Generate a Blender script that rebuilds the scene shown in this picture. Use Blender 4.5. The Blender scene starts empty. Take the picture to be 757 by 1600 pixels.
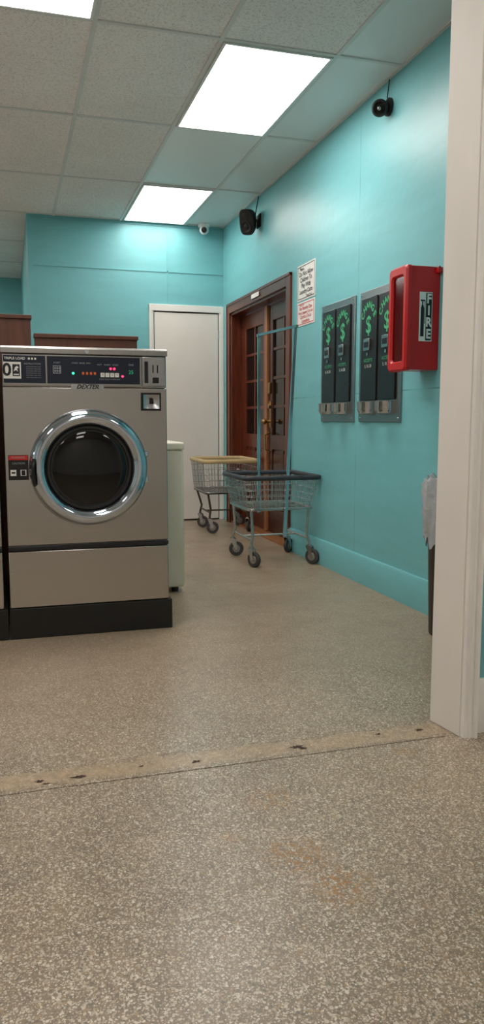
import bpy, bmesh, math, random
from mathutils import Vector, Matrix
random.seed(4)
scene=bpy.context.scene
COL=scene.collection

# ---------------------------------------------------------------- materials
def L(r,g,b):
    def f(c):
        c/=255.0
        return c/12.92 if c<=0.04045 else ((c+0.055)/1.055)**2.4
    return (f(r),f(g),f(b),1.0)

def newmat(name):
    m=bpy.data.materials.new(name); m.use_nodes=True
    nt=m.node_tree; b=nt.nodes['Principled BSDF']
    return m,nt,b

def mat(name,col,rough=0.5,metal=0.0,var=0.06,scale=8.0,bump=0.0,stretch=(1,1,1),rvar=0.0,emit=None,estr=0.0,alpha=1.0,trans=0.0,spec=0.5,coat=0.0):
    m,nt,b=newmat(name)
    tc=nt.nodes.new('ShaderNodeTexCoord'); mp=nt.nodes.new('ShaderNodeMapping')
    mp.inputs['Scale'].default_value=stretch
    nt.links.new(tc.outputs['Object'],mp.inputs['Vector'])
    n=nt.nodes.new('ShaderNodeTexNoise'); n.inputs['Scale'].default_value=scale; n.inputs['Detail'].default_value=5
    nt.links.new(mp.outputs[0],n.inputs['Vector'])
    r=nt.nodes.new('ShaderNodeValToRGB')
    r.color_ramp.elements[0].position=0.3; r.color_ramp.elements[1].position=0.7
    c0=[max(0,c*(1-var)) for c in col[:3]]+[1]; c1=[min(1,c*(1+var)) for c in col[:3]]+[1]
    r.color_ramp.elements[0].color=c0; r.color_ramp.elements[1].color=c1
    nt.links.new(n.outputs['Fac'],r.inputs['Fac']); nt.links.new(r.outputs['Color'],b.inputs['Base Color'])
    b.inputs['Roughness'].default_value=rough; b.inputs['Metallic'].default_value=metal
    b.inputs['Specular IOR Level'].default_value=spec
    b.inputs['Coat Weight'].default_value=coat
    if rvar:
        mr=nt.nodes.new('ShaderNodeMapRange'); mr.inputs['To Min'].default_value=rough-rvar; mr.inputs['To Max'].default_value=rough+rvar
        nt.links.new(n.outputs['Fac'],mr.inputs['Value']); nt.links.new(mr.outputs[0],b.inputs['Roughness'])
    if bump:
        bp=nt.nodes.new('ShaderNodeBump'); bp.inputs['Strength'].default_value=bump; bp.inputs['Distance'].default_value=0.01
        nt.links.new(n.outputs['Fac'],bp.inputs['Height']); nt.links.new(bp.outputs[0],b.inputs['Normal'])
    if emit:
        b.inputs['Emission Color'].default_value=emit; b.inputs['Emission Strength'].default_value=estr
    if alpha<1: b.inputs['Alpha'].default_value=alpha
    if trans: b.inputs['Transmission Weight'].default_value=trans
    return m

class NG:
    """tiny node helper"""
    def __init__(s,nt): s.nt=nt
    def val(s,x,sock):
        if isinstance(x,(int,float)): sock.default_value=x
        elif isinstance(x,(tuple,list)): sock.default_value=x
        else: s.nt.links.new(x,sock)
    def math(s,op,a,b=None,c=None,clamp=False):
        n=s.nt.nodes.new('ShaderNodeMath'); n.operation=op; n.use_clamp=clamp
        s.val(a,n.inputs[0])
        if b is not None: s.val(b,n.inputs[1])
        if c is not None: s.val(c,n.inputs[2])
        return n.outputs[0]
    def mix(s,f,a,b,mode='MIX'):
        n=s.nt.nodes.new('ShaderNodeMix'); n.data_type='RGBA'; n.blend_type=mode
        s.val(f,n.inputs[0]); s.val(a,n.inputs[6]); s.val(b,n.inputs[7]); return n.outputs[2]
    def noise(s,vec,scale,detail=3,rough=0.5):
        n=s.nt.nodes.new('ShaderNodeTexNoise'); n.inputs['Scale'].default_value=scale; n.inputs['Detail'].default_value=detail
        n.inputs['Roughness'].default_value=rough
        s.nt.links.new(vec,n.inputs['Vector']); return n.outputs['Fac']
    def voro(s,vec,scale,feature='F1'):
        n=s.nt.nodes.new('ShaderNodeTexVoronoi'); n.inputs['Scale'].default_value=scale; n.feature=feature
        s.nt.links.new(vec,n.inputs['Vector']); return n
    def ramp(s,f,stops,interp='LINEAR'):
        n=s.nt.nodes.new('ShaderNodeValToRGB'); cr=n.color_ramp; cr.interpolation=interp
        while len(cr.elements)<len(stops): cr.elements.new(0.5)
        for e,(p,c) in zip(cr.elements,stops): e.position=p; e.color=c
        s.val(f,n.inputs['Fac']); return n.outputs['Color']
    def smooth(s,v,a,b,o0=0.0,o1=1.0):
        n=s.nt.nodes.new('ShaderNodeMapRange'); n.interpolation_type='SMOOTHSTEP'
        s.val(v,n.inputs[0]); n.inputs[1].default_value=a; n.inputs[2].default_value=b
        n.inputs[3].default_value=o0; n.inputs[4].default_value=o1; return n.outputs[0]
    def pos(s):
        t=s.nt.nodes.new('ShaderNodeTexCoord'); x=s.nt.nodes.new('ShaderNodeSeparateXYZ')
        s.nt.links.new(t.outputs['Object'],x.inputs[0]); return t.outputs['Object'],x.outputs[0],x.outputs[1],x.outputs[2]
    def bump(s,h,strength,dist,b):
        n=s.nt.nodes.new('ShaderNodeBump'); n.inputs['Strength'].default_value=strength; n.inputs['Distance'].default_value=dist
        s.nt.links.new(h,n.inputs['Height']); s.nt.links.new(n.outputs[0],b.inputs['Normal'])

def m_floor():
    m,nt,b=newmat('terrazzo'); g=NG(nt); P,x,y,z=g.pos()
    matrix=g.ramp(g.noise(P,9,4,0.55),[(0.3,L(122,109,91)),(0.7,L(146,132,112))])
    cols=[(0.0,L(208,198,180)),(0.14,L(126,114,98)),(0.28,L(176,162,140)),(0.40,L(104,98,88)),(0.50,L(200,190,172)),(0.60,L(156,134,102)),(0.70,L(182,170,150)),(0.82,L(128,116,100)),(0.92,L(222,214,198))]
    c=matrix
    fade=g.smooth(y,2.2,4.5,0.80,0.45)
    for sc,th,jit in ((300,0.60,0.5),(160,0.38,0.8)):
        v=g.voro(P,sc); sp=nt.nodes.new('ShaderNodeSeparateColor'); nt.links.new(v.outputs['Color'],sp.inputs[0])
        cc=g.ramp(sp.outputs[0],cols,'CONSTANT')
        lim=g.math('MULTIPLY_ADD',sp.outputs[1],jit,th-jit*0.6)
        d=g.math('MULTIPLY_ADD',g.noise(P,sc*1.3,2,0.5),0.22,v.outputs['Distance'])
        d=g.math('SUBTRACT',d,0.11)
        mask=g.math('LESS_THAN',d,lim)
        mask=g.math('MULTIPLY',mask,fade)
        c=g.mix(mask,c,cc)
    big=g.ramp(g.noise(P,1.3,4,0.55),[(0.3,(0.80,0.79,0.78,1)),(0.7,(1.04,1.02,0.99,1))])
    c=g.mix(1.0,c,big,'MULTIPLY')
    warm_sheen=g.smooth(y,2.0,3.2)
    c=g.mix(g.math('MULTIPLY',warm_sheen,0.30),c,L(176,148,120))  # warm reflection on the far floor, mixed into its colour
    wob=g.math('MULTIPLY',g.math('SUBTRACT',g.noise(P,6,6,0.75),0.5),0.13)
    dist=g.math('ABSOLUTE',g.math('ADD',g.math('SUBTRACT',y,2.055),wob))
    sm=g.smooth(dist,0.030,0.058,1.0,0.0)
    lat=g.smooth(x,-0.2,1.3,0.85,0.6)
    sm=g.math('MULTIPLY',sm,g.math('MULTIPLY',lat,g.smooth(g.noise(P,16,5,0.75),0.36,0.56,0.4,1.0)))
    tan=g.ramp(g.noise(P,40,5,0.7),[(0.3,L(146,124,98)),(0.7,L(186,164,134))])
    c=g.mix(sm,c,tan)
    ed=g.smooth(g.math('ABSOLUTE',g.math('SUBTRACT',dist,0.050)),0.002,0.008,1.0,0.0)
    ed=g.math('MULTIPLY',ed,g.smooth(g.noise(P,11,4,0.7),0.46,0.62,0.0,0.6))
    c=g.mix(ed,c,L(86,70,54))
    for (sx,sy,rad,st) in ((0.585,1.515,0.10,0.9),(0.63,1.38,0.10,0.85),(0.61,1.77,0.10,0.5),(1.08,1.93,0.05,0.6),(0.45,1.62,0.06,0.4)):
        dn=nt.nodes.new('ShaderNodeVectorMath'); dn.operation='DISTANCE'
        nt.links.new(P,dn.inputs[0]); dn.inputs[1].default_value=(sx,sy,0)
        mk=g.smooth(dn.outputs['Value'],rad*0.2,rad,1.0,0.0)
        mk=g.math('MULTIPLY',mk,g.smooth(g.noise(P,45,5,0.75),0.47,0.58)); mk=g.math('MULTIPLY',mk,st)
        c=g.mix(mk,c,L(150,104,46))
    nt.links.new(c,b.inputs['Base Color'])
    r=g.smooth(g.noise(P,3,5,0.6),0.3,0.7,0.28,0.42); nt.links.new(r,b.inputs['Roughness'])
    b.inputs['Specular IOR Level'].default_value=0.5
    return m

def m_wall(name,col,seams_y=(),seams_x=(),seams_z=()):
    m,nt,b=newmat(name); g=NG(nt); P,x,y,z=g.pos()
    mp=nt.nodes.new('ShaderNodeMapping'); mp.inputs['Scale'].default_value=(1,1,6); nt.links.new(P,mp.inputs[0])
    n=g.noise(mp.outputs[0],1.6,6,0.6)
    c=g.ramp(n,[(0.3,[k*0.93 for k in col[:3]]+[1]),(0.7,[min(1,k*1.05) for k in col[:3]]+[1])])
    m1=None
    for ax,lst in ((y,seams_y),(x,seams_x),(z,seams_z)):
        for s in lst:
            d=g.math('ABSOLUTE',g.math('SUBTRACT',ax,s)); k=g.smooth(d,0.0015,0.004,1.0,0.0)
            m1=k if m1 is None else g.math('MAXIMUM',m1,k)
    if m1 is not None:
        wob=g.smooth(g.noise(P,5,3),0.35,0.65,0.15,0.8)
        c=g.mix(g.math('MULTIPLY',m1,wob),c,[k*0.4 for k in col[:3]]+[1])
    nt.links.new(c,b.inputs['Base Color'])
    b.inputs['Roughness'].default_value=0.38; b.inputs['Specular IOR Level'].default_value=0.45
    g.bump(g.noise(P,14,4,0.6),0.14,0.01,b)
    return m

def m_ceiling():
    m,nt,b=newmat('ceiling_tile'); g=NG(nt); P,x,y,z=g.pos()
    a=g.math('GREATER_THAN',x,1.61)
    bb=g.math('MULTIPLY',g.math('GREATER_THAN',x,1.02),g.math('GREATER_THAN',y,4.85))
    smooth=g.math('MAXIMUM',a,bb)
    base=g.ramp(g.noise(P,2.0,3),[(0.3,L(236,230,228)),(0.7,L(246,241,239))])
    spk=g.ramp(g.noise(P,95,4,0.75),[(0.36,(0.68,0.67,0.66,1)),(0.50,(1,1,1,1))])
    rough=g.mix(1.0,base,spk,'MULTIPLY')
    c=g.mix(smooth,rough,L(230,227,226))
    nt.links.new(c,b.inputs['Base Color'])
    nt.links.new(g.smooth(smooth,0,1,0.9,0.35),b.inputs['Roughness'])
    return m

TEALC=L(118,187,193)
M={}
M['floor']=m_floor()
M['ceil']=m_ceiling()
M['wall_r']=m_wall('teal_paint_panel',TEALC,seams_y=(4.22,2.95),seams_z=(1.12,))
M['wall_b']=m_wall('teal_paint_back',TEALC)
M['wall']=m_wall('teal_paint',TEALC)
M['white']=mat('white_trim_paint',L(234,231,226),0.45,var=0.04,scale=5,bump=0.05)
M['jamb']=mat('white_jamb_paint',L(229,224,217),0.5,var=0.06,scale=4,stretch=(1,1,0.4),bump=0.06)
M['doorw']=mat('white_door_paint',L(234,228,221),0.5,var=0.03,scale=3)
M['grid']=mat('grid_metal',L(216,214,212),0.5,var=0.03)
M['lamp']=mat('lamp_diffuser',L(255,252,245),0.6,var=0.0,emit=(1.0,0.935,0.88,1),estr=12.5)
M['lampn']=mat('lamp_diffuser_dim',L(255,252,245),0.6,var=0.0,emit=(1.0,0.935,0.88,1),estr=8.5)
M['lampframe']=mat('lamp_frame',L(228,228,226),0.5,var=0.02)
M['steel']=mat('brushed_steel',L(184,180,176),0.22,1.0,var=0.035,scale=10,stretch=(0.4,0.4,60),rvar=0.03)
M['steelv']=mat('brushed_steel_lid',L(170,168,165),0.32,1.0,var=0.04,scale=10,stretch=(30,1,1),rvar=0.04)
M['plate']=mat('brushed_steel_plate',L(158,160,162),0.30,1.0,var=0.05,scale=10,stretch=(1,1,20))
M['chrome']=mat('chrome',L(200,208,220),0.07,1.0,var=0.02,scale=4)
M['chromed']=mat('dull_chrome',L(186,188,190),0.22,1.0,var=0.05,scale=30)
M['black']=mat('black_plastic',L(20,20,22),0.28,var=0.1,scale=20)
M['blackm']=mat('black_matte',L(22,19,17),0.6,var=0.2,scale=12)
M['navy']=mat('navy_panel',L(20,28,46),0.2,var=0.05,scale=12)
M['band']=mat('dark_trim_band',L(26,27,32),0.35,var=0.05,scale=12)
M['glassd']=mat('dark_door_glass',L(8,7,8),0.05,var=0.02,scale=2,spec=0.5)
M['rubber']=mat('rubber',L(28,27,28),0.5,var=0.1,scale=30)
M['whitep']=mat('white_print',L(236,234,230),0.5,var=0.02)
M['blackp']=mat('black_print',L(18,18,18),0.5,var=0.02)
M['redp']=mat('red_print',L(196,40,36),0.5,var=0.03)
M['greenp']=mat('green_print',L(72,176,124),0.5,var=0.03)
M['greyp']=mat('grey_print',L(150,155,160),0.5,var=0.02)
M['orange']=mat('orange_button',L(190,90,45),0.4,emit=L(255,120,30),estr=0.15)
M['ledg']=mat('green_led',L(60,255,170),0.4,emit=L(60,255,170),estr=3)
M['digit']=mat('green_digit',L(40,160,110),0.4,emit=L(50,220,140),estr=0.3)
M['ledr']=mat('red_led',L(255,50,70),0.4,emit=L(255,40,80),estr=5)
M['woodd']=mat('dark_brown_wood',L(84,46,30),0.45,var=0.25,scale=6,stretch=(6,6,0.7),bump=0.08)
M['woodr']=mat('red_brown_wood',L(100,45,25),0.28,var=0.32,scale=7,stretch=(7,7,0.6),bump=0.06)
M['wood_shade']=mat('shaded_door_wood',L(62,32,22),0.28,var=0.32,scale=7,stretch=(7,7,0.6),bump=0.06)  # red-brown wood again, with the right leaf's deep shadow put into the colour
M['woodl']=mat('light_brown_wood',L(150,98,58),0.35,var=0.2,scale=7,stretch=(7,7,0.6))
M['pane']=mat('dark_window_pane',L(16,15,14),0.12,var=0.6,scale=3,spec=0.3)
M['brass']=mat('aged_brass',L(160,130,84),0.3,1.0,var=0.1)
M['almond']=mat('almond_enamel',L(230,222,204),0.35,var=0.03,scale=4)
M['cream']=mat('cream_plastic_rim',L(200,176,130),0.45,var=0.08,scale=12)
M['dkrim']=mat('charcoal_vinyl_rim',L(52,54,60),0.45,var=0.12,scale=20)
M['wire']=mat('cart_wire',L(190,188,186),0.24,0.9,var=0.08,scale=20)
M['pole']=mat('rack_pole_metal',L(188,202,210),0.2,1.0,var=0.06,scale=8)
M['legd']=mat('dark_cart_frame',L(84,76,68),0.4,0.7,var=0.15,scale=20)
M['wheel']=mat('grey_caster_rubber',L(62,60,58),0.6,var=0.2,scale=30)
M['hub']=mat('caster_hub',L(150,146,140),0.4,0.6,var=0.1)
M['red']=mat('red_plastic',L(196,22,26),0.28,var=0.06,scale=5)
M['redd']=mat('red_extinguisher_paint',L(150,12,14),0.25,var=0.05)
M['clear']=mat('tinted_clear_plastic',L(96,10,12),0.12,var=0.0,alpha=0.45,spec=0.25)
M['bag']=mat('white_plastic_bag',L(206,208,212),0.30,var=0.12,scale=25,bump=0.9,trans=0.3)
M['bin']=mat('dark_bin_plastic',L(54,48,40),0.45,var=0.1)
M['rust']=mat('rust_hole',L(58,38,28),0.8,var=0.5,scale=60)
M['tealtrim']=m_wall('teal_trim_paint',TEALC)
M['domew']=mat('white_camera_plastic',L(232,232,230),0.35,var=0.02)

# ---------------------------------------------------------------- mesh builder
class MB:
    def __init__(s): s.v=[]; s.f=[]; s.m=[]
    def add(s,vs,fs,mi=0):
        o=len(s.v); s.v+= [Vector(p) for p in vs]
        for f in fs: s.f.append([o+i for i in f]); s.m.append(mi)
        return s
    def box(s,x0,x1,y0,y1,z0,z1,mi=0):
        vs=[(x,y,z) for x in (x0,x1) for y in (y0,y1) for z in (z0,z1)]
        return s.add(vs,[(0,1,3,2),(4,6,7,5),(0,4,5,1),(2,3,7,6),(0,2,6,4),(1,5,7,3)],mi)
    def prism(s,poly,d,mi=0):
        n=len(poly); d=Vector(d); vs=[Vector(p) for p in poly]+[Vector(p)+d for p in poly]
        fs=[list(range(n))[::-1],list(range(n,2*n))]+[(i,(i+1)%n,n+(i+1)%n,n+i) for i in range(n)]
        return s.add(vs,fs,mi)
    def lathe(s,prof,c,axis='Z',seg=32,mi=0,a0=0.0,a1=2*math.pi,sx=1.0):
        c=Vector(c); ax={'X':Vector((1,0,0)),'Y':Vector((0,1,0)),'Z':Vector((0,0,1))}[axis] if isinstance(axis,str) else Vector(axis).normalized()
        t=Vector((0,0,1)) if abs(ax.z)<0.9 else Vector((1,0,0))
        e1=t.cross(ax).normalized(); e2=ax.cross(e1)
        full=abs(a1-a0-2*math.pi)<1e-6; n=seg if full else seg+1
        vs=[];fs=[]
        for (r,h) in prof:
            for i in range(n):
                a=a0+(a1-a0)*i/seg
                vs.append(c+ax*h+e1*(r*math.cos(a)*sx)+e2*(r*math.sin(a)))
        for j in range(len(prof)-1):
            for i in range(seg):
                k=(i+1)%n
                fs.append((j*n+i,j*n+k,(j+1)*n+k,(j+1)*n+i))
        if full:
            for j in (0,len(prof)-1):
                if prof[j][0]>1e-5: fs.append([j*n+i for i in range(n)])
        return s.add(vs,fs,mi)
    def cyl(s,p0,p1,r,seg=16,mi=0,r1=None):
        p0=Vector(p0);p1=Vector(p1);h=(p1-p0).length
        return s.lathe([(r,0),(r if r1 is None else r1,h)],p0,(p1-p0),seg,mi)
    def sphere(s,c,r,mi=0,seg=20,rings=12,sc=(1,1,1)):
        c=Vector(c);vs=[];fs=[]
        for j in range(rings+1):
            t=math.pi*j/rings
            for i in range(seg):
                a=2*math.pi*i/seg
                vs.append(c+Vector((r*sc[0]*math.sin(t)*math.cos(a),r*sc[1]*math.sin(t)*math.sin(a),r*sc[2]*math.cos(t))))
        for j in range(rings):
            for i in range(seg):
                fs.append((j*seg+i,(j+1)*seg+i,(j+1)*seg+(i+1)%seg,j*seg+(i+1)%seg))
        return s.add(vs,fs,mi)
    def tube(s,pts,r,seg=8,closed=False,mi=0,flat=None):
        pts=[Vector(p) for p in pts]; n=len(pts); vs=[];fs=[]
        up=None
        for i,p in enumerate(pts):
            if closed: t=(pts[(i+1)%n]-pts[i-1])
            else: t=pts[min(i+1,n-1)]-pts[max(i-1,0)]
            t.normalize()
            if up is None:
                a=Vector((0,0,1)) if abs(t.z)<0.9 else Vector((1,0,0)); up=(a-t*a.dot(t)).normalized()
            else:
                up=(up-t*up.dot(t)).normalized()
            sd=t.cross(up)
            for k in range(seg):
                a=2*math.pi*(k+0.5)/seg
                if flat: vs.append(p+up*(math.cos(a)*flat[1])+sd*(math.sin(a)*flat[0]))
                else: vs.append(p+up*(math.cos(a)*r)+sd*(math.sin(a)*r))
        m=n if closed else n-1
        for i in range(m):
            j=(i+1)%n
            for k in range(seg):
                fs.append((i*seg+k,i*seg+(k+1)%seg,j*seg+(k+1)%seg,j*seg+k))
        if not closed: fs+= [list(range(seg))[::-1],[(n-1)*seg+k for k in range(seg)]]
        return s.add(vs,fs,mi)
    def text(s,txt,o,right,up,size,mi=0,align='CENTER',bold=0.0,ext=0.0004,sx=1.0,shear=0.0):
        cu=bpy.data.curves.new('t','FONT'); cu.body=txt; cu.size=1.0; cu.align_x=align; cu.align_y='CENTER'
        cu.offset=bold; cu.resolution_u=3; cu.shear=shear
        ob=bpy.data.objects.new('t',cu); COL.objects.link(ob)
        dg=bpy.context.evaluated_depsgraph_get(); me=bpy.data.meshes.new_from_object(ob.evaluated_get(dg))
        right=Vector(right).normalized(); up=Vector(up).normalized(); nrm=right.cross(up); o=Vector(o)
        vs=[o+right*(v.co.x*size*sx)+up*(v.co.y*size)+nrm*ext for v in me.vertices]
        s.add(vs,[tuple(p.vertices) for p in me.polygons],mi)
        bpy.data.objects.remove(ob); bpy.data.meshes.remove(me); bpy.data.curves.remove(cu)
        return s
    def build(s,name,mats,parent=None,base=(0,0,0),bevel=0,label=None,flatshade=False,recalc=True):
        base=Vector(base)
        me=bpy.data.meshes.new(name); me.from_pydata([v-base for v in s.v],[],s.f)
        for mm in mats: me.materials.append(M[mm])
        for p,mi in zip(me.polygons,s.m): p.material_index=mi
        if recalc:
            bm=bmesh.new(); bm.from_mesh(me); bmesh.ops.recalc_face_normals(bm,faces=bm.faces); bm.to_mesh(me); bm.free()
        if not flatshade:
            for p in me.polygons: p.use_smooth=True
            me.set_sharp_from_angle(angle=math.radians(35))
        ob=bpy.data.objects.new(name,me); COL.objects.link(ob)
        if parent is not None: ob.parent=parent
        else: ob.location=base
        if bevel:
            b=ob.modifiers.new('bevel','BEVEL'); b.width=bevel; b.segments=3; b.limit_method='ANGLE'; b.angle_limit=math.radians(40)
        if label: ob['label']=label
        return ob

def root(name,loc,label,category,rz=0,group=None,kind=None):
    e=bpy.data.objects.new(name,None); e.location=loc; e.rotation_euler=(0,0,rz); e.empty_display_size=0.1
    COL.objects.link(e)
    e['label']=label; e['category']=category
    if group: e['group']=group
    if kind: e['kind']=kind
    return e
def struct(ob,label,cat):
    ob['kind']='structure'; ob['label']=label; ob['category']=cat; return ob
def clone(rt,loc,label=None):
    def cp(o,par):
        n=o.copy(); COL.objects.link(n); n.parent=par
        for c in list(o.children): cp(c,n)
        return n
    n=cp(rt,None); n.location=loc
    if label: n['label']=label
    return n

WX=1.98; BY=7.2; CZ=2.75
# ---------------------------------------------------------------- room shell
struct(MB().box(-3.15,3.15,-2.65,10.6,-0.1,0).build('floor',['floor']),'beige speckled terrazzo floor with worn stains','floor')
struct(MB().box(-3.15,3.15,-2.65,10.6,CZ,CZ+0.1).build('ceiling',['ceil']),'grey speckled drop ceiling tiles','ceiling')
dy0,dy1,dz1=5.41,6.93,1.93
struct(MB().box(WX,WX+0.15,2.1,dy0,0,CZ).box(WX,WX+0.15,dy1,BY+0.15,0,CZ).box(WX,WX+0.15,dy0,dy1,dz1,CZ).build('wall_right',['wall_r']),'glossy turquoise painted wall','wall')
struct(MB().box(0.20,WX,BY,BY+0.15,0,CZ).build('wall_back',['wall_b']),'turquoise painted panelled wall','wall')
struct(MB().box(0.20,0.35,BY+0.15,10.45,0,CZ).build('wall_return',['wall']),'turquoise painted side wall of the rear passage','wall')
struct(MB().box(-3.0,0.35,10.45,10.6,0,CZ).build('wall_far',['wall']),'turquoise painted end wall','wall')
struct(MB().box(-3.15,-3.0,-2.5,10.6,0,CZ).build('wall_left',['white']),'white painted wall','wall')  # unseen left and front walls are white to lessen turquoise bounce
struct(MB().box(-3.15,3.15,-2.65,-2.5,0,CZ).build('wall_front',['white']),'white painted wall','wall')
struct(MB().box(3.0,3.15,-2.5,2.1,0,CZ).build('wall_side',['white']),'white painted wall','wall')
p=MB()
p.box(1.315,3.0,2.0,2.1,0,CZ).box(-3.0,-2.0,2.0,2.1,0,CZ).box(-2.0,1.315,2.0,2.1,2.45,CZ)
struct(p.build('wall_partition',['wall']),'turquoise partition wall with a wide opening','wall')
jb=MB()
jb.prism([(1.292,1.975,0),(1.318,1.975,0),(1.318,2.115,0),(1.272,2.115,0)],(0,0,2.45))
struct(jb.build('trim_1',['jamb'],bevel=0.002),'white painted door jamb of the wide opening','trim')
cs=MB()
prof=[(1.294,1.975),(1.294,1.968),(1.300,1.962),(1.318,1.960),(1.324,1.953),(1.332,1.951),(1.340,1.957),(1.348,1.957),(1.356,1.948),(1.368,1.946),(1.374,1.952),(1.374,2.0),(1.345,2.0),(1.345,1.975)]
cs.prism([(1.296+(x-1.294)*0.56,y,0) for x,y in prof],(0,0,2.45))
struct(cs.build('trim_2',['white']),'white moulded casing around the opening','trim')
bb=MB().prism([(1.342,2.0,0),(1.342,1.982,0),(1.342,1.982,0.155),(1.342,1.992,0.17),(1.342,2.0,0.17)],(1.65,0,0))
struct(bb.build('baseboard_partition',['white']),'white painted baseboard','baseboard')
bb=MB().prism([(WX,2.1,0),(WX-0.02,2.1,0),(WX-0.02,2.1,0.150),(WX-0.012,2.1,0.168),(WX,2.1,0.170)],(0,5.33-2.1,0))
struct(bb.build('baseboard_right',['tealtrim']),'turquoise painted baseboard','baseboard')
th=MB(); random.seed(9)
th.add([(-2.0,1.99,0.0015),(1.27,1.99,0.0015),(1.27,2.12,0.0015),(-2.0,2.12,0.0015)],[(0,1,2,3)])
for (hx,hy,rx,ry) in ((0.045,2.04,.016,.009),(0.145,2.035,.022,.010),(0.478,2.035,.018,.010),(0.785,2.045,.022,.013),(0.80,2.03,.014,.008),(1.198,2.054,.016,.010),(-0.5,2.04,.02,.02),(1.06,2.06,.012,.006),(0.32,2.05,.008,.006),(0.06,2.02,.012,.004)):
    vs=[(hx,hy,0.0024)];k=18
    for i in range(k):
        a=2*math.pi*i/k; q=random.uniform(.4,1.25)
        vs.append((hx+rx*q*math.cos(a),hy+ry*q*math.sin(a),0.0024))
    th.add(vs,[(0,1+i,1+(i+1)%k) for i in range(k)],1)
struct(th.build('trim_3',['floor','rust'],recalc=False),'worn tan threshold seam with rusty pits','threshold')
bt=MB()
bt.box(0.24,WX,BY-0.008,BY,2.722,2.75).box(0.24,WX,BY-0.006,BY,2.316,2.328).box(1.440,1.452,BY-0.006,BY,2.03,2.722).box(0.20,0.245,BY-0.010,BY,0,2.75)
struct(bt.build('trim_4',['tealtrim']),'thin turquoise battens on the rear wall','trim')
gr=MB(); gx=[-2.52,-1.93,-1.34,-0.75,-0.16,0.43,1.02,1.61]; gy=[-1.8,-0.7,0.4,1.5,2.62,3.72,4.85,6.04,7.16,8.3,9.4]
zb=CZ-0.006; w=0.011
for x in gx:
    if x<0.2: gr.box(x-w,x+w,-2.5,2.0,zb,CZ).box(x-w,x+w,2.1,10.45,zb,CZ)
    else: gr.box(x-w,x+w,-2.5,2.0,zb,CZ).box(x-w,x+w,2.1,BY-.01,zb,CZ)
for y in gy:
    x1=3.0 if y<2 else (WX if y<BY else 0.2)
    gr.box(-3.0,x1,y-w,y+w,zb-0.0005,CZ)
gr.box(WX-0.02,WX,2.1,BY-.01,zb-.001,CZ)
struct(gr.build('trim_5',['grid']),'pale metal grid of the drop ceiling','ceiling grid')

# ---------------------------------------------------------------- ceiling lights
def troffer(x0,x1,y0,y1,label,lm='lamp'):
    c=((x0+x1)/2,(y0+y1)/2,CZ-0.012)
    r=root('ceiling_light',c,label,'ceiling light',group='fluorescent ceiling panels')
    f=MB(); t=0.014; z0=CZ-0.012
    f.box(x0,x1,y0,y0+t,z0,CZ).box(x0,x1,y1-t,y1,z0,CZ).box(x0,x0+t,y0+t,y1-t,z0,CZ).box(x1-t,x1,y0+t,y1-t,z0,CZ)
    f.build('frame',['lampframe'],r,c)
    MB().box(x0+t,x1-t,y0+t,y1-t,CZ-0.008,CZ-0.002).build('diffuser',[lm],r,c)
    return r
lab='rectangular fluorescent ceiling panel glowing white'
troffer(1.035,1.597,3.735,4.838,lab)
troffer(1.035,1.597,6.055,7.145,lab,'lampn')
troffer(-0.148,0.418,2.634,3.706,lab)
troffer(-1.91,-1.36,3.735,4.838,lab)  # from here on the panels are out of view, added for illumination
troffer(-1.91,-1.36,6.055,7.145,lab)
troffer(-1.32,-0.76,8.32,9.38,lab)
troffer(-0.148,0.418,0.42,1.48,lab,'lampn')  # unseen near-room panels, added because the scene needs their light
troffer(-1.91,-1.36,0.42,1.48,lab,'lampn')
troffer(1.63,2.2,0.42,1.48,lab,'lampn')
troffer(-0.148,0.418,-1.78,-0.72,lab,'lampn')

# ---------------------------------------------------------------- white door on back wall
d=root('door_2',(1.62,BY,0),'plain white flush door with white casing','door',kind='structure')
b0=(1.62,BY,0)
c=MB()
c.prism([(1.266,BY,0),(1.266,BY-.022,0),(1.285,BY-.026,0),(1.308,BY-.016,0),(1.308,BY,0)],(0,0,2.02))
c.prism([(1.932,BY,0),(1.932,BY-.016,0),(1.955,BY-.026,0),(1.978,BY-.022,0),(1.978,BY,0)],(0,0,2.02))
c.box(1.266,1.978,BY-.024,BY,1.965,2.025)
c.build('casing',['white'],d,b0,bevel=.003)
MB().box(1.316,1.924,BY-.012,BY,0.014,1.953).build('leaf',['doorw'],d,b0,bevel=.002)
MB().box(1.308,1.932,BY-.006,BY-.001,0.0,1.965).build('shadow_gap',['blackm'],d,b0)  # black sheet standing in for the shadow gap around the leaf
for z in (1.72,0.3): MB().cyl((1.926,BY-.02,z),(1.926,BY-.02,z+.08),.006,10).build('hinge',['chromed'],d,b0)

# ---------------------------------------------------------------- wooden double door
b0=(WX,(dy0+dy1)/2,0)
d=root('door_1',b0,'reddish brown wooden double door with glass panes','door',kind='structure')
c=MB(); cw=.085
c.box(WX-.02,WX,dy1,dy1+cw,0,dz1+cw).box(WX-.02,WX,dy0-cw,dy0,0,dz1+cw).box(WX-.02,WX,dy0,dy1,dz1,dz1+cw)
c.box(WX-.026,WX,dy1+cw-.02,dy1+cw,0,dz1+cw).box(WX-.026,WX,dy0-cw,dy1+cw,dz1+cw-.02,dz1+cw+.004)
c.box(WX,WX+.14,dy1-.02,dy1,0,dz1).box(WX,WX+.14,dy0,dy0+.02,0,dz1).box(WX,WX+.14,dy0+.02,dy1-.02,dz1-.02,dz1)
c.build('frame',['woodr'],d,b0,bevel=.003)
MB().box(WX-.005,WX+.14,dy0+.02,dy1-.02,0,.018).build('sill',['woodl'],d,b0,bevel=.003)
lx0,lx1=WX+.10,WX+.135
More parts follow.
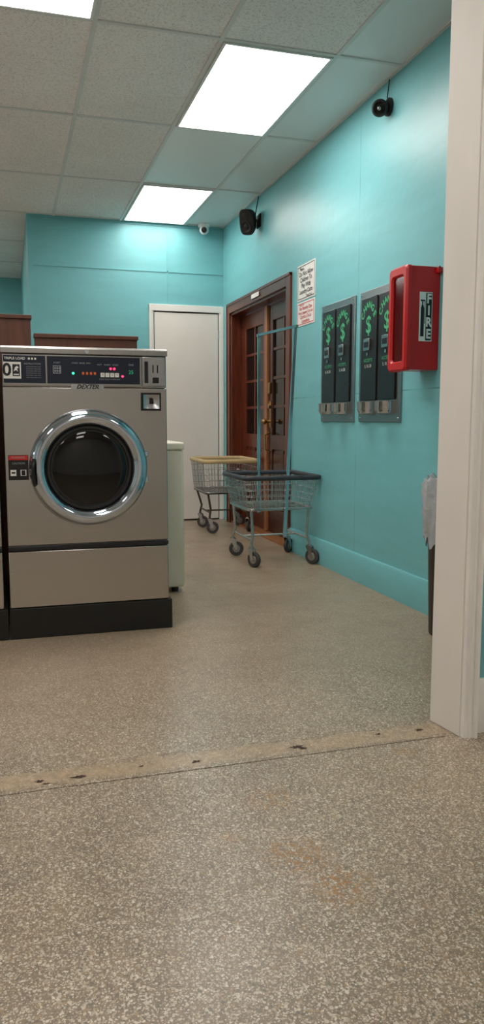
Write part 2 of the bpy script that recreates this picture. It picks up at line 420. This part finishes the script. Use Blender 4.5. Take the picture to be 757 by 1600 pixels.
def leaf(ya,yb,wm):
    w=MB(); st=.11; z0=.025; zt=dz1-.03
    w.box(lx0,lx1,ya,ya+st,z0,zt).box(lx0,lx1,yb-st,yb,z0,zt).box(lx0,lx1,ya+st,yb-st,zt-.13,zt).box(lx0,lx1,ya+st,yb-st,z0,z0+.2).box(lx0,lx1,ya+st,yb-st,.72,.84)
    ym=(ya+yb)/2; zz0,zz1=.84,zt-.13
    w.box(lx0+.005,lx1-.005,ym-.012,ym+.012,zz0,zz1)
    for k in range(1,4):
        z=zz0+(zz1-zz0)*k/4; w.box(lx0+.006,lx1-.006,ya+st,yb-st,z-.012,z+.012)
    w.box(lx0+.012,lx1-.012,ya+st,yb-st,z0+.2,.72)
    for (a,b) in ((ya+st+.02,ym-.02),(ym+.02,yb-st-.02)):
        w.box(lx0+.004,lx0+.014,a,b,z0+.23,.69)
    w.box(lx0+.002,lx1-.012,ym-.015,ym+.015,z0+.2,.72)
    lf=w.build('leaf',[wm],d,b0,bevel=.003)
    MB().box(lx0+.017,lx0+.023,ya+st,yb-st,zz0,zz1).build('glass',['pane'],lf,b0)
    return lf
ymid=(dy0+dy1)/2
l1=leaf(ymid+.012,dy1-.022,'woodr'); l2=leaf(dy0+.022,ymid-.012,'wood_shade')  # right leaf takes the wood with shadow painted in
MB().box(lx0-.018,lx0+.004,ymid-.03,ymid+.03,.025,dz1-.03).build('astragal',['woodl'],d,b0,bevel=.003)
k=MB(); ky=ymid-.075
k.box(lx0-.006,lx0,ky-.03,ky+.03,.90,1.12); k.cyl((lx0,ky,.95),(lx0-.05,ky,.95),.012,12); k.sphere((lx0-.055,ky,.95),.024); k.cyl((lx0,ky,1.08),(lx0-.02,ky,1.08),.022,16)
k.build('lockset',['brass'],d,b0)
k=MB(); k.tube([(lx0-.002,ky,.86),(lx0-.045,ky,.84),(lx0-.045,ky,.72),(lx0-.002,ky,.70)],.007,8)
k.build('handle',['brass'],d,b0)
MB().box(lx0-.02,lx0,ky-.025,ky+.02,1.18,1.27).build('deadbolt',['brass'],d,b0,bevel=.004)
MB().box(WX-.030,WX-.026,6.02,6.22,1.955,1.99).build('notice_strip',['whitep'],d,b0)
MB().box(lx0-.002,lx0,dy0+.06,dy0+.13,1.22,1.33).build('sticker',['whitep'],d,b0)

# ---------------------------------------------------------------- washers
WB=Vector((-0.028,3.458,0))
def washer():
    r=root('washing_machine',WB,'stainless steel front-loading washer with lit control panel','washing machine',group='row of front-loading washers')
    W=.716;D=.60
    o=Vector((0,0,0))
    MB().box(0.0,W+.012,0.0,D,0,.137).build('plinth',['blackm'],r,o,bevel=.003)
    m=MB(); m.box(.003,W-.003,0.004,D,.14,.392); m.box(.003,W-.003,.004,D,.418,1.108)
    m.box(.003,W-.003,.012,D,1.108,1.25); m.box(.006,W-.006,.02,D,.39,.42)
    m.build('body',['steel'],r,o,bevel=.004)
    MB().box(.003,W-.003,-.001,D-.01,.396,.414).build('trim_band',['band'],r,o,bevel=.002)
    m=MB(); m.prism([(0,-.006,1.250),(0,D,1.250),(0,D,1.281),(0,.004,1.281),(0,-.006,1.272)],(W,0,0))
    m.build('lid',['steelv'],r,o,bevel=.002)
    MB().cyl((.36,-.004,1.262),(.36,-.010,1.262),.009,14).build('lid_badge',['chrome'],r,o)
    cp=MB().box(.006,.598,.000,.014,1.114,1.246).build('control_panel',['steelv'],r,o,bevel=.002)
    # instruction block and display block
    MB().box(.010,.184,-.003,0.001,1.124,1.240).build('instruction_face',['navy'],cp,o,bevel=.001)
    MB().box(.190,.592,-.003,0.001,1.124,1.240).build('display_face',['navy'],cp,o,bevel=.001)
    R=(1,0,0);U=(0,0,1); y=-.0036
    t=MB()
    t.box(.010,.082,y,y+.0006,1.142,1.212,0)
    t.text('0',(.024,y-.0004,1.177),R,U,.074,1,bold=.025)
    # small square pictogram with a bolt-like figure
    t.box(.047,.077,y-.0005,y,1.152,1.202,1)
    t.prism([(.051,y-.0012,1.172),(.058,y-.0012,1.190),(.066,y-.0012,1.196),(.073,y-.0012,1.188),(.066,y-.0012,1.184),(.070,y-.0012,1.170),(.062,y-.0012,1.178)],(0,.0003,0),0)
    t.box(.051,.073,y-.0012,y-.0009,1.157,1.162,0)
    t.text('TRIPLE LOAD',(.014,y-.0004,1.227),R,U,.0145,0,align='LEFT',bold=.012)
    for k in range(3): t.box(.112+k*.013,.120+k*.013,y-.0004,y,1.223,1.231,0)
    t.text('INSTRUCTIONS',(.13,y,1.205),R,U,.010,2)
    for k in range(6): t.text('push button select cycle',(.134,y,1.193-k*.009),R,U,.0062,2)
    t.text('START',(.232,y,1.212),R,U,.010,2)
    X0=.215
    t.box(X0,X0+.034,y-.0003,y,1.197,1.200,2).box(X0,X0+.034,y-.0003,y,1.166,1.169,2).box(X0,X0+.003,y-.0003,y,1.169,1.197,2).box(X0+.031,X0+.034,y-.0003,y,1.169,1.197,2)
    for k in range(3):
        for j in range(2): t.box(X0+.006+k*.009,X0+.012+k*.009,y-.0003,y,1.173+j*.012,1.181+j*.012,2)
    t.text('WASH  RINSE  SPIN',(.335,y,1.212),R,U,.0095,2)
    t.text('HOT   WARM   COLD',(.45,y,1.207),R,U,.0095,2)
    t.text('TIME',(.552,y,1.208),R,U,.011,2)
    t.text('COLD COLD WARM HOT',(.458,y,1.144),R,U,.008,2)
    t.build('printing',['whitep','blackp','greyp'],cp,o)
    for k in range(4):
        b=MB().box(.418+k*.021,.435+k*.021,-.006,-.003,1.154,1.172,0); b.text(str(k),(.4265+k*.021,-.0062,1.163),R,U,.014,1)
        b.build('temperature_button',['whitep','blackp'],cp,o)
        MB().box(.338+k*.017,.347+k*.017,-.006,-.003,1.163,1.174).build('cycle_button',['orange'],cp,o,bevel=.001)
    MB().lathe([(.005,-.007),(.005,-.003)],(.300,0,1.168),'Y',12).build('green_indicator',['ledg'],cp,o)
    MB().text('25',(.552,-.0042,1.176),R,U,.022,0).build('timer_digits',['digit'],cp,o)
    for (x,z) in ((.478,1.190),(.514,1.158),(.462,1.190)):
        MB().lathe([(.0048,-.007),(.0048,-.003)],(x,0,z),'Y',12).build('red_indicator',['ledr'],cp,o)
    t=MB(); t.box(.29,.43,-.002,.006,1.098,1.121,0); t.text('DEXTER',(.36,-.0026,1.110),R,U,.026,1,bold=.03,shear=.35)
    t.build('nameplate',['chromed','blackp'],r,o)
    cb=MB().box(.602,.706,-.006,.014,1.116,1.246).build('coin_box',['chromed'],r,o,bevel=.003)
    MB().box(.612,.628,-.0075,-.006,1.13,1.225,0).build('coin_slot',['black'],cb,o)
    for xx in (.648,.668): MB().box(xx,xx+.005,-.0075,-.006,1.175,1.21,0).build('coin_slot',['black'],cb,o)
    MB().box(.648,.676,-.008,-.006,1.13,1.155,0).build('coin_return',['black'],cb,o)
    q=MB(); q.box(.595,.686,-.003,.004,1.008,1.088); q.build('lock_plate',['black'],r,o,bevel=.002)
    q=MB()
    A=[(.604,1.017),(.677,1.017),(.677,1.079),(.604,1.079)]; B=[(.620,1.031),(.661,1.031),(.661,1.065),(.620,1.065)]
    vs=[(x,-.011,z) for x,z in A]+[(x,-.004,z) for x,z in B]+[(x,-.003,z) for x,z in A]
    q.add(vs,[(0,1,5,4),(1,2,6,5),(2,3,7,6),(3,0,4,7),(4,5,6,7),(0,1,9,8),(1,2,10,9),(2,3,11,10),(3,0,8,11)],0)
    q.prism([(.632,-.005,1.038),(.652,-.005,1.038),(.648,-.014,1.050),(.636,-.014,1.050)],(0,.0,.012),1)
    q.build('lock',['chromed','black'],r,o)
    q=MB(); q.box(.016,.100,.001,.0045,.708,.816,1).box(.018,.098,.0002,.002,.795,.814,0)
    q.text('WARNING',(.058,-.0004,.805),R,U,.012,3)
    q.text('CAUTION',(.058,.0004,.780),R,U,.012,3)
    for k in range(2):
        q.box(.024+k*.042,.048+k*.042,.0002,.001,.726,.752,2)
        q.box(.028+k*.042,.044+k*.042,-.0002,.0002,.736 if k==0 else .728,.743 if k==0 else .750,1)
    q.build('safety_label',['redp','blackp','whitep','greyp'],r,o)
    cx,cz=.360,.757
    q=MB(); q.lathe([(.256,.004),(.258,-.010),(.254,-.026),(.245,-.040),(.232,-.049),(.218,-.052),(.205,-.048),(.194,-.038),(.187,-.022),(.184,-.004)],(cx,0,cz),'Y',96)
    dr=q.build('door',['chrome'],r,o)
    q=MB(); q.lathe([(.187,-.020),(.182,-.028),(.172,-.028),(.166,-.016)],(cx,0,cz),'Y',72); q.build('gasket',['rubber'],dr,o)
    q=MB(); pr=[(.170,-.014)]+[(.168*math.cos(a),-.014-.022*math.sin(a)) for a in [math.pi/2*k/14 for k in range(1,15)]]
    pr[-1]=(0,pr[-1][1]); q.lathe(pr,(cx,0,cz),'Y',72); q.build('glass',['glassd'],dr,o)
    q=MB(); a=[(cx-.236,-.044,cz-.07),(cx-.241,-.056,cz-.05),(cx-.243,-.060,cz-.02),(cx-.243,-.060,cz+.005),(cx-.241,-.056,cz+.025),(cx-.236,-.044,cz+.04)]
    q.tube(a,.008,10); q.build('handle',['black'],dr,o)
    for s in (-.07,.045): MB().box(cx+.238,cx+.262,-.020,.004,cz+s,cz+s+.025).build('hinge',['chrome'],dr,o,bevel=.004)
    for (x,z) in ((.70,.30),(.015,.45),(.70,.45),(.015,.30)): MB().lathe([(.005,.0),(.005,.004)],(x,0,z),'Y',10).build('screw',['chromed'],r,o)
    return r
w1=washer()
clone(w1,WB+Vector((-.735,0,0)))

# dividers behind
def divider(x0,x1,y0,y1,zt,label):
    m=MB(); m.box(x0,x1,y0,y1,0,zt-.02).box(x0-.004 if x0>0.1 else x0,x1+.006,y0-.01,y1+.01,zt-.02,zt)
    ob=m.build('wooden_divider',['woodd'],None,((x0+x1)/2,(y0+y1)/2,0),bevel=.003)
    ob['label']=label; ob['category']='divider'
divider(.135,.655,4.09,4.15,1.40,'low dark brown wooden divider behind the washer')
divider(-.75,.118,4.09,4.15,1.49,'taller dark brown wooden divider behind the washers')

# top loader
b0=Vector((.61,4.50,0))
tl=root('top_loading_washer',b0,'pale almond enamel top-loading washer seen from its side','washing machine')
MB().box(.30,.915,4.17,4.83,.03,.80).build('body',['almond'],tl,b0,bevel=.012)
MB().box(.296,.921,4.164,4.836,.80,.843).build('lid',['almond'],tl,b0,bevel=.010)
MB().box(.296,.42,4.18,4.82,.843,.95).build('control_console',['almond'],tl,b0,bevel=.012)
for x in (.35,.87):
    for y in (4.22,4.78): MB().cyl((x,y,0),(x,y,.035),.02,12).build('leg',['rubber'],tl,b0)
MB().box(.917,.922,4.2,4.8,.05,.78).build('front_panel',['almond'],tl,b0,bevel=.002)

# ---------------------------------------------------------------- carts
def rrect(hx,hy,z,rad=.04,n=5,cx=0,cy=0):
    pts=[]
    for (sx,sy,a0) in ((1,1,0),(-1,1,90),(-1,-1,180),(1,-1,270)):
        for k in range(n+1):
            a=math.radians(a0+90*k/n)
            pts.append((cx+sx*(hx-rad)+rad*math.cos(a),cy+sy*(hy-rad)+rad*math.sin(a),z))
    return pts
def cart(base,rz,label,rimmat,rimr,hx,hy,zt,zb,bx,by,wx,wy,legmat,rack,wr=.052):
    r=root('laundry_cart',base,label,'laundry cart',rz,group='wire laundry carts')
    o=(0,0,0)
    MB().tube(rrect(hx,hy,zt),rimr,10,True,flat=(rimr,rimr*1.25)).build('rim',[rimmat],r,o)
    m=MB(); wrr=.0024
    for k in range(1,6):
        t=k/5; m.tube(rrect(hx+(bx-hx)*t,hy+(by-hy)*t,zt+(zb-zt)*t),wrr if k<5 else .0042,5,True)
    nx=15
    for i in range(nx+1):
        s=-1+2*i/nx
        for sg in (-1,1):
            m.tube([(s*(hx-.03),sg*hy,zt),(s*(bx-.03),sg*by,zb)],wrr,4)
            m.tube([(sg*hx,s*(hy-.03),zt),(sg*bx,s*(by-.03),zb)],wrr,4)
    for i in range(1,12):
        s=-1+2*i/12
        m.tube([(s*bx,-by,zb),(s*bx,by,zb)],wrr,4); m.tube([(-bx,s*by,zb),(bx,s*by,zb)],wrr,4)
    m.build('basket',['wire'],r,o)
    m=MB(); zl=.135
    m.tube(rrect(bx*.98,by*.98,zb-.008,.02),.008,8,True)
    for sx in (-1,1):
        for sy in (-1,1):
            m.tube([(sx*bx*.9,sy*by*.9,zb),(sx*(wx*.93),sy*(wy*.93),zl+.07),(sx*wx,sy*wy,zl+.01),(sx*wx,sy*wy,zl-.01)],.0095,8)
        m.tube([(sx*wx*.95,-wy*.95,zl+.04),(sx*wx*.95,wy*.95,zl+.04)],.007,8)
    m.tube([(-wx*.95,0,zl+.04),(wx*.95,0,zl+.04)],.007,8)
    m.build('frame',[legmat],r,o)
    random.seed(int(base[1]*10))
    for sx in (-1,1):
        for sy in (-1,1):
            a=random.uniform(-1.2,1.2); ca,sa=math.cos(a),math.sin(a)
            X,Y=sx*wx,sy*wy
            def T(p): return (X+p[0]*ca-p[1]*sa,Y+p[0]*sa+p[1]*ca,p[2])
            f=MB(); f.cyl((X,Y,.118),(X,Y,.132),.018,12)
            for s in (-1,1):
                f.prism([T((-.018,s*.017,.122)),T((.022,s*.017,.122)),T((.034,s*.017,wr-.008)),T((.016,s*.017,wr-.008))],Vector(T((0,s*.003,0)))-Vector(T((0,0,0))))
            f.prism([T((-.018,-.018,.118)),T((.022,-.018,.118)),T((.022,.018,.118)),T((-.018,.018,.118))],(0,0,.006))
            cs_=f.build('caster',['chromed'],r,o)
            c=Vector(T((.025,0,wr))); ax=Vector((-sa,ca,0))
            w=MB(); w.lathe([(0,-.013),(wr*.6,-.013),(wr*.9,-.0125),(wr,-.008),(wr,.008),(wr*.9,.0125),(wr*.6,.013),(0,.013)],c,ax,28,0)
            w.lathe([(0,-.0155),(wr*.5,-.0145),(wr*.55,-.012)],c,ax,20,1); w.lathe([(0,.0155),(wr*.5,.0145),(wr*.55,.012)],c,ax,20,1)
            w.build('wheel',['wheel','hub'],cs_,o)
    if rack:
        m=MB()
        a0,a1=(.015,-hy+.02,.20),(.066,-hy-.02,1.557)
        c0,c1=(0.0,hy-.02,.30),(.004,hy+.0,1.560)
        m.tube([a0,a1],.010,4,flat=(.013,.013)); m.tube([c0,c1],.010,4,flat=(.013,.013))
        m.tube([(a1[0],a1[1]-.03,a1[2]),(c1[0],c1[1]+.03,c1[2])],.010,4,flat=(.012,.012))
        m.build('hanging_rack',['pole'],r,o)
    return r
cart((1.705,4.995,0),0,'wire laundry cart with charcoal rim and tall hanging rack','dkrim',.013,.262,.275,.588,.385,.225,.235,.205,.222,'wire',True)
cart((1.785,6.50,0),math.radians(-2),'wire laundry cart with cream rim and dark frame','cream',.015,.238,.30,.618,.355,.215,.27,.17,.20,'legd',False)

# ---------------------------------------------------------------- change machines
def changer(yfar,label):
    z0,z1=.955,1.692; yn=yfar-.505
    b0=Vector((WX,(yfar+yn)/2,z0))
    r=root('change_machine',b0,label,'change machine',group='wall-mounted change machines')
    Y=lambda s:yfar-s
    m=MB(); m.box(WX-.012,WX+.003,yn,yfar,z0,z1); m.build('faceplate',['plate'],r,b0,bevel=.003)
    R=(0,-1,0);U=(0,0,1)
    for ci,(s0,s1) in enumerate(((.040,.235),(.262,.457))):
        xs=WX-.022
        u=MB().box(xs,WX-.010,Y(s1),Y(s0),1.075,1.650).build('dispenser',['black'],r,b0,bevel=.004)
        sm=(s0+s1)/2
        t=MB(); x=xs-.0008
        R0=.118; cz=1.488
        for i,ch in enumerate('CHANGE'):
            a=math.radians(-58+116*i/5)
            p=(x,Y(sm+R0*.72*math.sin(a)),cz+R0*math.cos(a))
            rr=Vector((0,-math.cos(a),-math.sin(a))); uu=Vector((0,-math.sin(a),math.cos(a)))
            t.text(ch,p,rr,uu,.050,0,bold=.035)
        t.text('$',(x,Y(sm),1.495),R,U,.135,0,bold=.01)
        t.text('ACCEPTS',(x,Y(sm),1.30),R,U,.026,0)
        t.text('5, 10, 20',(x,Y(sm),1.268),R,U,.024,1)
        t.build('lettering',['greenp','whitep'],u,b0)
        MB().box(xs-.014,xs,Y(sm+.036),Y(sm-.036),1.355,1.42,0).box(xs-.016,xs-.013,Y(sm+.026),Y(sm-.026),1.372,1.404,1).build('bill_slot',['chromed','black'],u,b0,bevel=.002)
        MB().lathe([(.010,-.008),(.010,0)],(xs,Y(sm),1.335),'X',12,0).build('button',['chromed'],u,b0)
        pts=[]
        for k in range(21):
            a=math.pi*k/20; pts.append((math.sin(a)*.068,math.cos(a)*.068))
        q=MB(); n=len(pts)
        def ring(sc,z): return [(WX-.012-px*sc,Y(sm)+py*sc,z) for px,py in pts]
        lv=[ring(.45,.996),ring(.80,1.002),ring(1.0,1.022),ring(1.0,1.062),ring(1.06,1.068),ring(.92,1.068),ring(.88,1.025)]
        vs=[p for l in lv for p in l]; fs=[]
        for j in range(len(lv)-1):
            for i in range(n-1): fs.append((j*n+i,j*n+i+1,(j+1)*n+i+1,(j+1)*n+i))
        fs.append(list(range(n))); fs.append([6*n+i for i in range(n)])
        q.add(vs,fs); q.build('coin_cup',['chrome'],r,b0)
    for s in (.02,.485):
        for z in (z0+.02,z1-.02): MB().lathe([(.005,-.015),(.005,-.012)],(WX,Y(s),z),'X',10).build('screw',['chrome'],r,b0)
changer(4.742,'steel and black coin change machine with green lettering')
changer(4.166,'steel and black coin change machine with green lettering')

# ---------------------------------------------------------------- signs
def sign(y0,y1,z0,z1,lines,pm,label):
    b0=Vector((WX-.004,(y0+y1)/2,z0))
    s=root('wall_sign',b0,label,'sign')
    MB().box(WX-.004,WX,y0,y1,z0,z1).build('board',['whitep'],s,b0,bevel=.0015)
    t=MB(); x=WX-.0046; R=(0,-1,0);U=(0,0,1);bw=.005;e=.010
    t.box(x,x+.0006,y0+e,y1-e,z0+e,z0+e+bw).box(x,x+.0006,y0+e,y1-e,z1-e-bw,z1-e).box(x,x+.0006,y0+e,y0+e+bw,z0+e,z1-e).box(x,x+.0006,y1-e-bw,y1-e,z0+e,z1-e)
    for (txt,z,sz,off) in lines: t.text(txt,(x-.0002,(y0+y1)/2+off,z),R,U,sz,0,bold=.015,shear=.05)
    t.build('lettering',[pm],s,b0)
sign(4.885,5.212,1.788,2.030,[('Please...',2.000,.030,.07),('Do Not Allow',1.965,.044,0),('Children To',1.925,.044,0),('Play With',1.885,.044,0),('Laundry Carts',1.845,.042,0),('Thank You!',1.810,.024,-.06)],'blackp','white sign with black lettering about laundry carts')
sign(4.890,5.212,1.615,1.778,[('Favor De',1.757,.022,.07),('No Permita Que',1.732,.034,0),('Ninos Jueguen Con Los',1.703,.028,0),('Carritos De La',1.674,.034,0),('Lavanderia',1.645,.034,0)],'redp','white sign with red Spanish lettering about laundry carts')

# ---------------------------------------------------------------- fire extinguisher cabinet
fx0,fx1,fy0,fy1,fz0,fz1=1.813,1.98,3.315,3.485,1.205,1.685
b0=Vector((WX,(fy0+fy1)/2,fz0))
fc=root('fire_extinguisher_cabinet',b0,'bright red plastic extinguisher cabinet with clear front','fire extinguisher cabinet')
m=MB(); t=.006
m.box(fx0,fx1,fy0,fy0+t,fz0,fz1).box(fx0,fx1,fy1-t,fy1,fz0,fz1).box(fx0,fx1,fy0+t,fy1-t,fz0,fz0+t).box(fx0,fx1,fy0+t,fy1-t,fz1-t,fz1).box(fx1-t,fx1,fy0+t,fy1-t,fz0+t,fz1-t)
m.build('shell',['red'],fc,b0,bevel=.005)
def rr2(y0,y1,z0,z1,rad,n=6):
    pts=[]
    for (cy,cz_,a0) in ((y1-rad,z1-rad,0),(y0+rad,z1-rad,90),(y0+rad,z0+rad,180),(y1-rad,z0+rad,270)):
        for k in range(n+1):
            a=math.radians(a0+90*k/n); pts.append((cy+rad*math.cos(a),cz_+rad*math.sin(a)))
    return pts
e=.030
O=rr2(fy0-.005,fy1+.005,fz0-.006,fz1+.006,.022); O2=rr2(fy0+.004,fy1-.004,fz0+.003,fz1-.003,.018); I2=rr2(fy0+e-.008,fy1-e+.008,fz0+e*1.4-.008,fz1-e*1.4+.008,.020); I=rr2(fy0+e,fy1-e,fz0+e*1.4,fz1-e*1.4,.014)
lv=[(O,fx0+.016),(O,fx0-.004),(O2,fx0-.014),(I2,fx0-.014),(I,fx0-.004),(I,fx0+.012)]
n=len(O); vs=[(x,p[0],p[1]) for P_,x in lv for p in P_]; fs=[]
for j in range(len(lv)):
    for i in range(n):
        j2=(j+1)%len(lv); fs.append((j*n+i,j*n+(i+1)%n,j2*n+(i+1)%n,j2*n+i))
MB().add(vs,fs).build('door_frame',['red'],fc,b0)
MB().box(fx0-.001,fx0+.001,fy0+e,fy1-e,fz0+e*1.4,fz1-e*1.4).build('window',['clear'],fc,b0)
m=MB(); R=(1,0,0);U=(0,0,1); y=fy0-.0012
m.box(1.872,1.940,y,fy0,1.338,1.566,0)
m.box(1.906,1.937,y-.0006,y,1.342,1.562,1)
for i,ch in enumerate('FIRE'): m.text(ch,(1.9215,y-.001,1.534-i*.0545),R,U,.060,0,bold=.035,sx=.85)
m.prism([(1.879,y-.0006,1.36),(1.897,y-.0006,1.36),(1.897,y-.0006,1.49),(1.892,y-.0006,1.505),(1.884,y-.0006,1.505),(1.879,y-.0006,1.49)],(0,.0005,0),1)
m.box(1.885,1.891,y-.0006,y,1.505,1.525,1).box(1.877,1.899,y-.0006,y,1.523,1.530,1).box(1.899,1.9025,y-.0006,y,1.42,1.528,1)
m.build('decal',['whitep','blackp'],fc,b0)
MB().cyl((1.95,fy0+.02,fz1-.004),(1.965,fy0-.02,fz1-.004),.006,8).build('latch',['black'],fc,b0)
MB().box(1.955,1.98,fy0-.02,fy0+.002,1.655,1.682).build('mounting_tab',['red'],fc,b0,bevel=.002)
ex=Vector((1.885,3.40,1.2115))
fe=root('fire_extinguisher',ex,'red fire extinguisher inside the cabinet','fire extinguisher')
m=MB(); m.lathe([(.0,0),(.048,.0),(.052,.01),(.052,.29),(.045,.33),(.028,.352),(.018,.36),(0,.36)],ex,'Z',28); m.build('cylinder',['redd'],fe,ex)
m=MB(); m.cyl(ex+Vector((0,0,.36)),ex+Vector((0,0,.395)),.016,14).box(ex.x-.03,ex.x+.04,ex.y-.008,ex.y+.008,ex.z+.395,ex.z+.405).tube([ex+Vector((.03,0,.40)),ex+Vector((.02,0,.435)),ex+Vector((-.045,0,.425))],.006,6)
m.build('valve',['black'],fe,ex)
MB().tube([ex+Vector((-.012,0,.38)),ex+Vector((-.045,.0,.36)),ex+Vector((-.058,0,.28)),ex+Vector((-.058,0,.12))],.006,8).build('hose',['black'],fe,ex)
m=MB(); m.lathe([(.0528,.14),(.0528,.24)],ex,'Z',16,0,a0=math.radians(50),a1=math.radians(110)); m.build('tag',['whitep'],fe,ex)

# ---------------------------------------------------------------- security devices
c=Vector((WX,3.875,2.605))
r=root('security_camera',c,'black dome security camera on the turquoise wall','security camera')
m=MB(); m.lathe([(.0,0),(.045,0),(.045,-.012),(.03,-.022),(.022,-.035),(0,-.035)],c,'X',24); m.build('mount',['blackm'],r,c)
m=MB(); m.lathe([(0,-.040),(.024,-.034),(.038,-.016),(.043,.008),(.043,.022),(.036,.030),(.030,.030),(.024,.020),(0,.026)],c+Vector((-.055,0,-.010)),Vector((-.5,-.75,-.35)),28); m.build('housing',['blackm'],r,c)
m=MB(); m.lathe([(0,.018),(.010,.014),(.014,.004),(.014,0)],c+Vector((-.069,-.020,-.020)),Vector((-.5,-.75,-.35)),18); m.build('lens',['chromed'],r,c)
m=MB(); m.tube([c+Vector((-.02,-.01,.04)),c+Vector((-.012,-.005,.09)),c+Vector((-.004,0,.14))],.003,6); m.build('cable',['blackm'],r,c)
c=Vector((WX,6.10,2.55))
r=root('wall_speaker',c,'black angular speaker tilted on a wall bracket','speaker')
m=MB(); m.box(WX-.01,WX,6.05,6.15,2.50,2.60).cyl((WX-.01,6.10,2.55),(WX-.07,6.10,2.55),.012,10).build('bracket',['blackm'],r,c,bevel=.002)
MB().tube([(WX-.03,6.11,2.60),(WX-.02,6.10,2.67),(WX-.006,6.10,2.742)],.004,6).build('cable',['blackm'],r,c)
ax=Vector((-.62,-.62,-.38)).normalized(); ri=ax.cross(Vector((0.12,0.0,1))).normalized(); up=ri.cross(ax); C0=Vector((1.892,6.10,2.545))
def blk(rows):
    vs=[];fs=[]
    for (h,v,t) in rows:
        for k in range(24):
            a=2*math.pi*k/24; ca,sa=math.cos(a),math.sin(a)
            px=math.copysign(abs(ca)**.55,ca)*h; pz=math.copysign(abs(sa)**.55,sa)*v
            vs.append(C0+ax*t+ri*px+up*pz)
    for j in range(len(rows)-1):
        for k in range(24): fs.append((j*24+k,j*24+(k+1)%24,(j+1)*24+(k+1)%24,(j+1)*24+k))
    fs+=[list(range(24)),[(len(rows)-1)*24+k for k in range(24)]]
    return vs,fs
MB().add(*blk([(.02,.04,-.075),(.034,.062,-.068),(.048,.082,-.03),(.060,.096,.02),(.062,.100,.045),(.056,.094,.054)])).build('cabinet',['blackm'],r,c)
MB().lathe([(.044,.0545),(.042,.060),(.034,.056),(.020,.055),(.014,.062),(0,.064)],C0-up*.030,ax,24).lathe([(.024,.0545),(.022,.059),(0,.060)],C0+up*.050,ax,20).build('cone',['rubber'],r,c)
c=Vector((1.776,7.12,CZ))
r=root('security_camera',c,'small white turret security camera under the ceiling','security camera')
m=MB(); m.lathe([(0,0),(.055,0),(.055,-.02),(.048,-.03),(0,-.03)],c,'Z',24); m.build('mount',['domew'],r,c)
m=MB(); m.sphere(c+Vector((0,-.005,-.052)),.043,0,22,14); m.build('housing',['domew'],r,c)
m=MB(); m.lathe([(0,-.010),(.022,-.008),(.026,0.002)],c+Vector((-.01,-.042,-.060)),Vector((.2,.95,.15)),18); m.build('lens',['black'],r,c)

# ---------------------------------------------------------------- trash can
c=Vector((1.868,2.99,0))
r=root('trash_can',c,'dark trash can lined with a white plastic bag','trash can')
m=MB(); m.lathe([(0,0),(.074,0),(.078,.01),(.098,.66),(.102,.665),(.102,.68),(.094,.68),(.090,.66),(.070,.02),(0,.02)],c,'Z',40); m.build('bin',['bin'],r,c)
m=MB(); random.seed(3)
seg=72; prof=[(.085,.55),(.092,.665),(.100,.70),(.110,.712),(.117,.69),(.119,.65),(.117,.60),(.120,.55),(.114,.50),(.110,.455),(.106,.43)]
vs=[];fs=[]
for j,(rr,h) in enumerate(prof):
    for i in range(seg):
        a=2*math.pi*i/seg; q=1+.045*math.sin(a*9+j*.8)+.030*math.sin(a*19+j*2.1)*(j>2)+random.uniform(-.012,.012)*(j>2)
        if j==len(prof)-1: h2=h+.025*math.sin(a*5)+.015*math.sin(a*11)
        else: h2=h+.010*math.sin(a*4)+.008*math.sin(a*13+j)
        X=c.x+rr*q*math.cos(a); X=min(X,WX-.003)
        vs.append((X,c.y+rr*q*math.sin(a),h2))
for j in range(len(prof)-1):
    for i in range(seg): fs.append((j*seg+i,j*seg+(i+1)%seg,(j+1)*seg+(i+1)%seg,(j+1)*seg+i))
m.add(vs,fs); m.build('bin_liner',['bag'],r,c)

# ---------------------------------------------------------------- world + camera
w=bpy.data.worlds.new('World'); scene.world=w; w.use_nodes=True
w.node_tree.nodes['Background'].inputs[0].default_value=(0.8,0.85,0.9,1); w.node_tree.nodes['Background'].inputs[1].default_value=0.3
cd=bpy.data.cameras.new('Camera'); co=bpy.data.objects.new('Camera',cd); COL.objects.link(co)
cd.sensor_fit='VERTICAL'; cd.sensor_height=36; cd.sensor_width=36; cd.lens=27.0; cd.clip_start=0.05; cd.clip_end=60
co.location=(0,0,.97); co.rotation_euler=(math.radians(90-6.89),0,math.radians(-16.74))
scene.camera=co
scene.view_settings.view_transform='Standard'
scene.view_settings.look='None'
